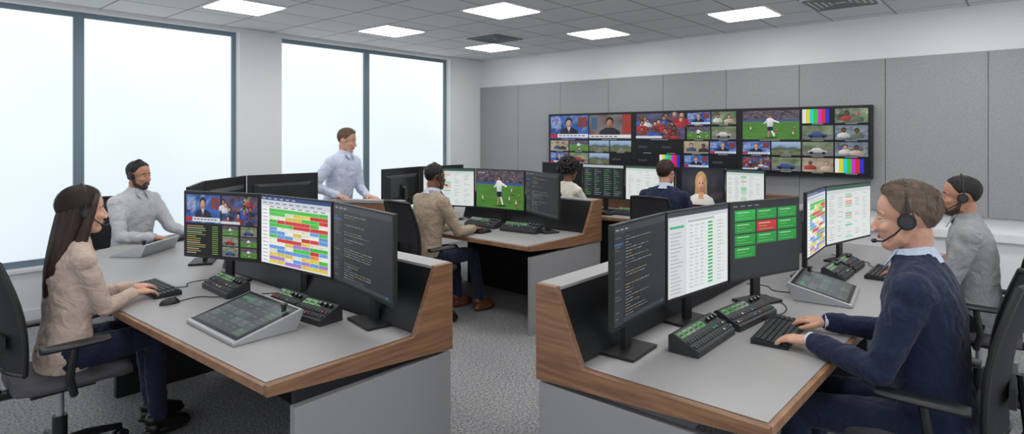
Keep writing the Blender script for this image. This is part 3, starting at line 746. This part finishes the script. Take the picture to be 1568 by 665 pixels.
    for j,(T,d,El) in enumerate(wr):
        fd=V(hdirs[j]) if hdirs else (d*.4+F*.8)
        fd=V((fd.x,fd.y,-.10)).normalized()
        n=V((0,0,-1)); n=(n-fd*n.dot(fd)).normalized()
        k=1 if j==0 else -1
        lat=n.cross(fd); inner=-Lt*k
        hand(E,org,T,fd,n,1 if lat.dot(inner)>0 else -1,s*(.93 if fem else 1.02),skin,.0032*max(1,vox),curl)
    # --- head
    Nb=sp(.565)
    HR=Matrix.Rotation(yaw+hy,3,'Z')@Matrix.Rotation(hp,3,'Y')
    hS=s*hs
    Hc=Nb+Z*.128*hS+F*hfwd*s
    MH=Matrix.Translation(Hc)@HR.to_4x4()@Matrix.Scale(hS,4)
    b=B(); b.M=MH; sk=skin; cw=.86 if fem else 1
    b.ell((-.012,0,.035),(.097,.077,.085),sk,28,20); b.ell((.025,0,-.03),(.066,.060*(.96 if fem else 1),.085),sk,24,18)
    b.ell((.056,0,-.092),(.032,.034*cw,.024),sk)
    for k in(-1,1):
        b.tube([(-.01,k*.055,-.02),(.015,k*.054*cw,-.068),(.055,k*.018,-.097)],[.022,.021*cw,.018],sk)
        b.ell((.060,k*.034,-.026),(.026,.024,.022),sk)
        b.ell((.098,k*.0125,-.036),(.010,.0075,.008),sk,10,8)
        b.ell((-.006,k*.078,-.003),(.019,.008,.033),sk,12,10,R=Matrix.Rotation(k*-.25,3,'Z')@Matrix.Rotation(-.15,3,'Y'))
    b.tube([(.062,-.048,.018),(.073,-.028,.025),(.077,0,.022),(.073,.028,.025),(.062,.048,.018)],[.008,.010,.009,.010,.008],sk,10)
    b.tube([(.078,0,.018),(.090,0,-.004),(.103,0,-.026),(.104,0,-.034)],[.0085,.009,.0115,.0105],sk,12)
    b.tube([(.080,-.022,-.062),(.086,0,-.060),(.080,.022,-.062)],[.006,.010,.006],sk,8)
    b.M=Matrix.Identity(4)
    nb=HR@(V((-.025,0,-.055))*hS)+Hc
    nr=.044 if fem else .052
    b.limb([nb,Nb.lerp(nb,.5),Nb-Z*.03*s-F*.01*s],[nr*s,nr*s,(nr+.010)*s],sk)
    b.obj('head',parent=E,origin=org,remesh=.0034*vox*hS,sm=2)
    b=B(); b.M=MH; lp=lip or M_lip
    for k in(-1,1):
        b.ell((.0665,k*.031,.001),(.0132,.0145,.0105),M_eye,16,12); b.ell((.0728,k*.0308,.001),(.0078,.0068,.0068),M_iris,14,10)
        b.ell((.0665,k*.031,.0080),(.0160,.0165,.0080),sk,16,10); b.ell((.0660,k*.031,-.0078),(.0152,.0155,.0058),sk,16,10)
        b.tube([(.0805,k*.020,.0035),(.0825,k*.030,.0052),(.0770,k*.043,.0035)],[.0010,.0013,.0009],M_iris,6)
        b.tube([(.0825,k*.014,.024),(.0815,k*.030,.029),(.070,k*.048,.024)],[.0030,.0038,.002],hair,8)
    b.ell((.0890,0,-.0578),(.0085,.024,.0040),lp,16,8); b.ell((.0880,0,-.0655),(.0085,.021,.0048),lp,16,8); b.ell((.0905,0,-.0615),(.0075,.021,.0010),M_lip2,16,6)
    b.obj('face_features',parent=E,origin=org)
    if beard:
        b=B(); b.M=MH
        b.ell((.057,0,-.095),(.0335,.0355,.0235),beard)
        for k in(-1,1):
            b.tube([(-.004,k*.058,-.014),(.017,k*.0560,-.068),(.057,k*.021,-.099)],[.0195,.0198,.0185],beard)
            b.tube([(.0965,k*.004,-.0480),(.088,k*.022,-.053),(.076,k*.030,-.078)],[.0035,.0045,.008],beard,8)
        b.obj('beard',parent=E,origin=org,remesh=.0036*vox,sm=2)
    # hair
    b=B(); b.M=MH
    tbl=[(0,42),(30,37),(50,26),(64,6),(76,-12),(90,-8),(105,-12),(120,-40),(140,-56),(180,-60)]
    if hstyle=='long': tbl=[(0,46),(30,38),(55,12),(75,-20),(100,-50),(180,-70)]
    if hstyle=='curly': tbl=[(0,36),(35,26),(60,5),(80,-20),(110,-40),(180,-48)]
    def hl(az):
        az=abs(az)
        for i in range(len(tbl)-1):
            if az<=tbl[i+1][0]:
                t=(az-tbl[i][0])/(tbl[i+1][0]-tbl[i][0]); return tbl[i][1]+t*(tbl[i+1][1]-tbl[i][1])
        return tbl[-1][1]
    amp={'short':.045,'long':.02,'curly':.16,'fade':.02}[hstyle]
    def mask(d):
        az=math.degrees(math.atan2(d.y,d.x)); el=math.degrees(math.asin(max(-1,min(1,d.z))))
        ww=9.0 if abs(az)<60 else 9.0+min(1,(abs(az)-60)/40)*13
        k=(el-hl(az)+2.5*noise.noise(d*14))/ww; k=max(0,min(1,k+.5)); return k*k*(3-2*k)
    def outer(d):
        out=1.0+amp*noise.noise(V((d.x*9,d.y*9,d.z*4)))+amp*.5*noise.noise(d*22)
        if hstyle=='short': out+=.09*max(0,d.z)*max(0,d.x+.4)
        if hstyle=='fade': out-=.03*(1-max(0,d.z))
        if hstyle in('short','fade'): out-=.075*max(0,min(.7,.45-d.z))
        if hstyle=='curly': out+=.16
        return out
    def fn(d): return .80+(outer(d)-.80)*mask(d)
    hr=(.105,.085,.094)
    b.ell((-.013,0,.036),hr,hair,80,56,fn=fn)
    if hstyle=='long':
        SPC=[(-.03,.07,.070,.055),(-.042,-.01,.083,.064),(-.055,-.09,.086,.062),(-.075,-.18,.088,.052),(-.092,-.28,.085,.044),(-.10,-.38,.072,.034),(-.104,-.45,.05,.022),(-.105,-.49,.025,.01)]
        rr=[]
        for cx,cz,w,d in SPC:
            rr.append([V((cx,0,cz))+V((d*math.sin(q),w*math.cos(q),0))*(1+.05*math.sin(q*9+cz*8)) for q in [i*2*math.pi/48 for i in range(48)]])
        b.loft(rr,hair)
        for k in(-1,1):
            b.tube([(.040,k*.062,.085),(.022,k*.083,.03),(.000,k*.090,-.05),(-.02,k*.092,-.14),(-.045,k*.088,-.25),(-.065,k*.078,-.36)],[.014,.018,.024,.028,.026,.010],hair,10)
        for i in range(nbl):
            q=rc(0,2*math.pi); z0=rc(0,len(SPC)-3.2); pts=[]; ww=rc(.0008,.002); off=rc(1.0,1.07)
            for j in range(4):
                t=min(len(SPC)-1.001,z0+j*rc(.7,.9)); a=int(t); f=t-a
                A=SPC[a];Bq=SPC[a+1]; g=[A[m_]+(Bq[m_]-A[m_])*f for m_ in range(4)]
                pts.append(V((g[0]+g[3]*math.sin(q)*off,g[2]*math.cos(q)*off,g[1])))
            tn=V((math.cos(q),-math.sin(q),0)).normalized()
            vs=[]
            for p in pts: vs+= [p-tn*ww,p+tn*ww]
            b.add(vs,[(0,1,3,2),(2,3,5,4),(4,5,7,6)],hair)
    if hstyle=='curly':
        for i in range(260):
            a=rc(0,2*math.pi); z=rc(-.5,1); r=math.sqrt(1-z*z); d=V((r*math.cos(a),r*math.sin(a),z))
            if mask(d)<.9: continue
            k=rc(1.0,1.12); q_=rc(.012,.021)
            b.ell(V((-.013,0,.036))+V((d.x*.122,d.y*.104,d.z*.112))*k,(q_,q_,q_),hair,8,6)
    else:
        for i in range(nbl*3):
            a=rc(0,2*math.pi); z=rc(-.9,1); r=math.sqrt(1-z*z); d=V((r*math.cos(a),r*math.sin(a),z))
            if mask(d)<.5: continue
            k=fn(d); c0=V((-.013,0,.036)); p=c0+V((d.x*hr[0],d.y*hr[1],d.z*hr[2]))*k
            nrm=V((d.x/hr[0],d.y/hr[1],d.z/hr[2])).normalized()
            if hstyle=='long': fl=V((-.35,d.y*.8,-.6 if abs(d.y)>.15 else -.2)); ln=.05
            elif d.z>.45: fl=V((-1 if d.x<.3 else -.5,.5+rc(-.3,.3),.2)); ln=.030
            else: fl=V((-.7,0,-1)); ln=.018
            if hstyle=='fade': ln*=.4
            fl=fl+V((rc(-.15,.15),rc(-.15,.15),rc(-.1,.1))); t=(fl-nrm*fl.dot(nrm)).normalized(); w_=nrm.cross(t)*rc(.0003,.0008)
            lift=.005 if (hstyle=='short' and d.z>.45) else .0015
            p1=p+t*ln*.5+nrm*lift; q1=c0+(p+t*ln-c0).normalized()*((p-c0).length)+nrm*lift*.3
            b.add([p-w_,p+w_,p1+w_*.8,p1-w_*.8,q1],[(0,1,2,3),(3,2,4)],hair)
    b.obj('hair',parent=E,origin=org,ang=3.1,recalc=False)
    if collar:
        b=B()
        c0=sp(.540); c1=sp(.590,.008); rr=[]
        for c,r in ((c0,.082),(c1,.064),(c1+Z*.006,.059),(c1-Z*.012,.057),(c0,.06)):
            rr.append([c+Lt*r*s*math.cos(i*math.pi/20)+F*r*s*1.0*math.sin(i*math.pi/20)+Z*(-.012*s*math.sin(i*math.pi/20)) for i in range(40)])
        b.loft(rr,collar,cap=False)
        for k in(-1,1):
            p=[sp(.572,.066,k*.010),sp(.585,.045,k*.052),sp(.525,.092,k*.066),sp(.50,.106,k*.030)]
            o_=F*.004; b.add(p+[x_+o_ for x_ in p],[(0,1,2,3),(7,6,5,4),(0,4,5,1),(1,5,6,2),(2,6,7,3),(3,7,4,0)],collar)
        b.obj('shirt_collar',parent=E,origin=org)
    if headset:
        b=B(); b.M=MH; pts=[]
        for i in range(15):
            a=math.pi*i/14; pts.append((-.012,.092*math.cos(a),-.005+.142*math.sin(a)))
        b.tube(pts,[.0055]*15,M_black,8)
        for k in(-1,1):
            b.cyl((-.004,k*.078,-.005),(-.004,k*.094,-.005),.029,M_black,20); b.cyl((-.004,k*.094,-.005),(-.004,k*.100,-.005),.020,M_dark,16)
        k=headset
        b.tube([(.0,k*.098,-.01),(.035,k*.094,-.045),(.075,k*.070,-.072),(.102,k*.045,-.074)],[.0032]*4,M_black,8)
        b.ell((.105,k*.040,-.073),(.010,.010,.008),M_black,10,8)
        b.obj('headset',parent=E,origin=org)
    return E
SA=skinm('fair',C(214,166,142)); SB=skinm('light',C(204,157,134)); SD=skinm('brown',C(132,92,70)); SM=skinm('tan',C(178,130,104))
HD=hairm('dark_brown',C(54,38,31)); HB=hairm('black',C(30,26,25)); HC=hairm('sandy',C(112,95,80)); HL=hairm('light_brown',C(104,80,62))
navy=cloth('navy',C(28,37,64)); dnm=cloth('dark_denim',C(30,38,62)); blk=cloth('black_trouser',C(28,29,34))
beige=cloth('beige_knit',C(198,176,162)); tan=cloth('tan_knit',C(168,150,130)); lgr=cloth('light_grey_shirt',C(186,187,192)); gry=cloth('grey_shirt',C(146,148,150))
whs=cloth('white_shirt',C(204,212,232)); crm=cloth('cream_top',C(222,214,202)); lbl=cloth('pale_blue_collar',C(196,208,226))
shb=mat('black_leather',C(24,22,22),.35); shn=mat('brown_leather',C(110,66,40),.4); bd=hairm('beard_dark',C(66,48,40))
HZ=.62
person('seated_woman_operator',(.82,3.84,HZ),0.02,1.03,lean=.04,hp=.07,hy=0.0,hands=[(1.20,4.06,.835),(1.16,3.90,.835)],hdirs=[(1,-.05,0),(1,.15,0)],
  knees=[(1.25,4.02,.60),(1.23,3.80,.60)],feet=[(1.30,4.03,.10),(1.26,3.82,.10)],skin=SA,hair=HD,hstyle='long',top=beige,pants=dnm,shoe=shb,fem=True,headset=-1,hs=1.03,nbl=2600)
chair(.80,3.84,0.0,1.05,.01)
yw=math.radians(-62)
person('seated_bearded_man_operator',(1.87,6.36,HZ),yw,1.08,lean=.04,hp=.10,hy=.08,hands=[(2.22,6.00,.83),(1.92,5.90,.83)],hdirs=[(.5,-.8,0),(.6,-.6,0)],
  skin=SM,hair=HB,hstyle='fade',top=lgr,pants=blk,shoe=shb,beard=bd,headset=-1,collar=lgr,vox=1.25,lip=M_lip2)
chair(1.86,6.40,yw)
yw=math.radians(-72)
person('standing_man_supervisor',(3.60,5.62,.98),yw,1.02,lean=.08,hp=.22,hy=.25,hands=[(3.76,5.30,1.10),(3.47,5.40,1.12)],hdirs=[(.1,-.8,0),(.0,-.8,0)],
  knees=[(3.70,5.68,.54),(3.52,5.66,.54)],feet=[(3.70,5.72,.10),(3.52,5.70,.10)],skin=SB,hair=HL,hstyle='short',top=whs,pants=dnm,shoe=shb,collar=whs,vox=1.15,curl=.5)
person('seated_man_tan_sweater_operator',(3.72,4.33,HZ),-.12,1.04,lean=.07,hp=.05,hy=-.05,hands=[(4.12,4.38,.83),(4.16,4.12,.83)],hdirs=[(1,0,0),(1,.1,0)],
  knees=[(4.16,4.40,.58),(4.17,4.14,.58)],feet=[(4.20,4.38,.10),(4.26,4.12,.10)],skin=SD,hair=HB,hstyle='fade',top=tan,pants=dnm,shoe=shn,beard=bd,headset=-1,collar=whs,vox=1.2,lip=M_lip2)
chair(3.68,4.33,-.05)
person('seated_curly_haired_woman_operator',(5.60,4.08,HZ),-.1,1.03,lean=.06,hands=[(6.07,4.14,.83),(6.07,3.90,.83)],skin=SD,hair=HB,hstyle='curly',top=crm,pants=blk,shoe=shb,fem=True,vox=1.5,nbl=300)
chair(5.60,4.08,-.1)
person('seated_man_navy_jacket_operator',(5.58,2.82,HZ),.1,1.06,lean=.05,hy=-.1,hands=[(6.05,2.98,.83),(6.05,2.70,.83)],skin=SB,hair=HD,hstyle='short',top=navy,pants=blk,shoe=shb,collar=lbl,vox=1.5,nbl=600)
chair(5.55,2.82,.05)
person('seated_man_navy_sweater_operator',(3.00,.29,HZ-.03),H,1.15,lean=.05,hp=.12,hy=.10,hands=[(2.84,.72,.835),(3.19,.74,.835)],hdirs=[(.12,1,0),(0,1,0)],
  skin=SB,hair=HC,hstyle='short',top=navy,pants=dnm,shoe=shb,headset=1,collar=lbl,cuff=lbl,hs=1.03,nbl=3000)
chair(3.00,.30,H,1.1,.02)
person('seated_man_grey_shirt_operator',(4.80,.24,HZ),H+.05,1.05,lean=.05,hp=.06,hy=.1,hands=[(4.68,.62,.83),(4.95,.62,.83)],skin=SM,hair=HB,hstyle='fade',top=gry,pants=blk,shoe=shb,headset=1,beard=bd,vox=1.2,collar=gry,lip=M_lip2)
chair(4.80,.24,H)
w=bpy.data.worlds.new('world'); sc.world=w; w.use_nodes=True
w.node_tree.nodes['Background'].inputs[0].default_value=(.88,.93,1,1); w.node_tree.nodes['Background'].inputs[1].default_value=1.05
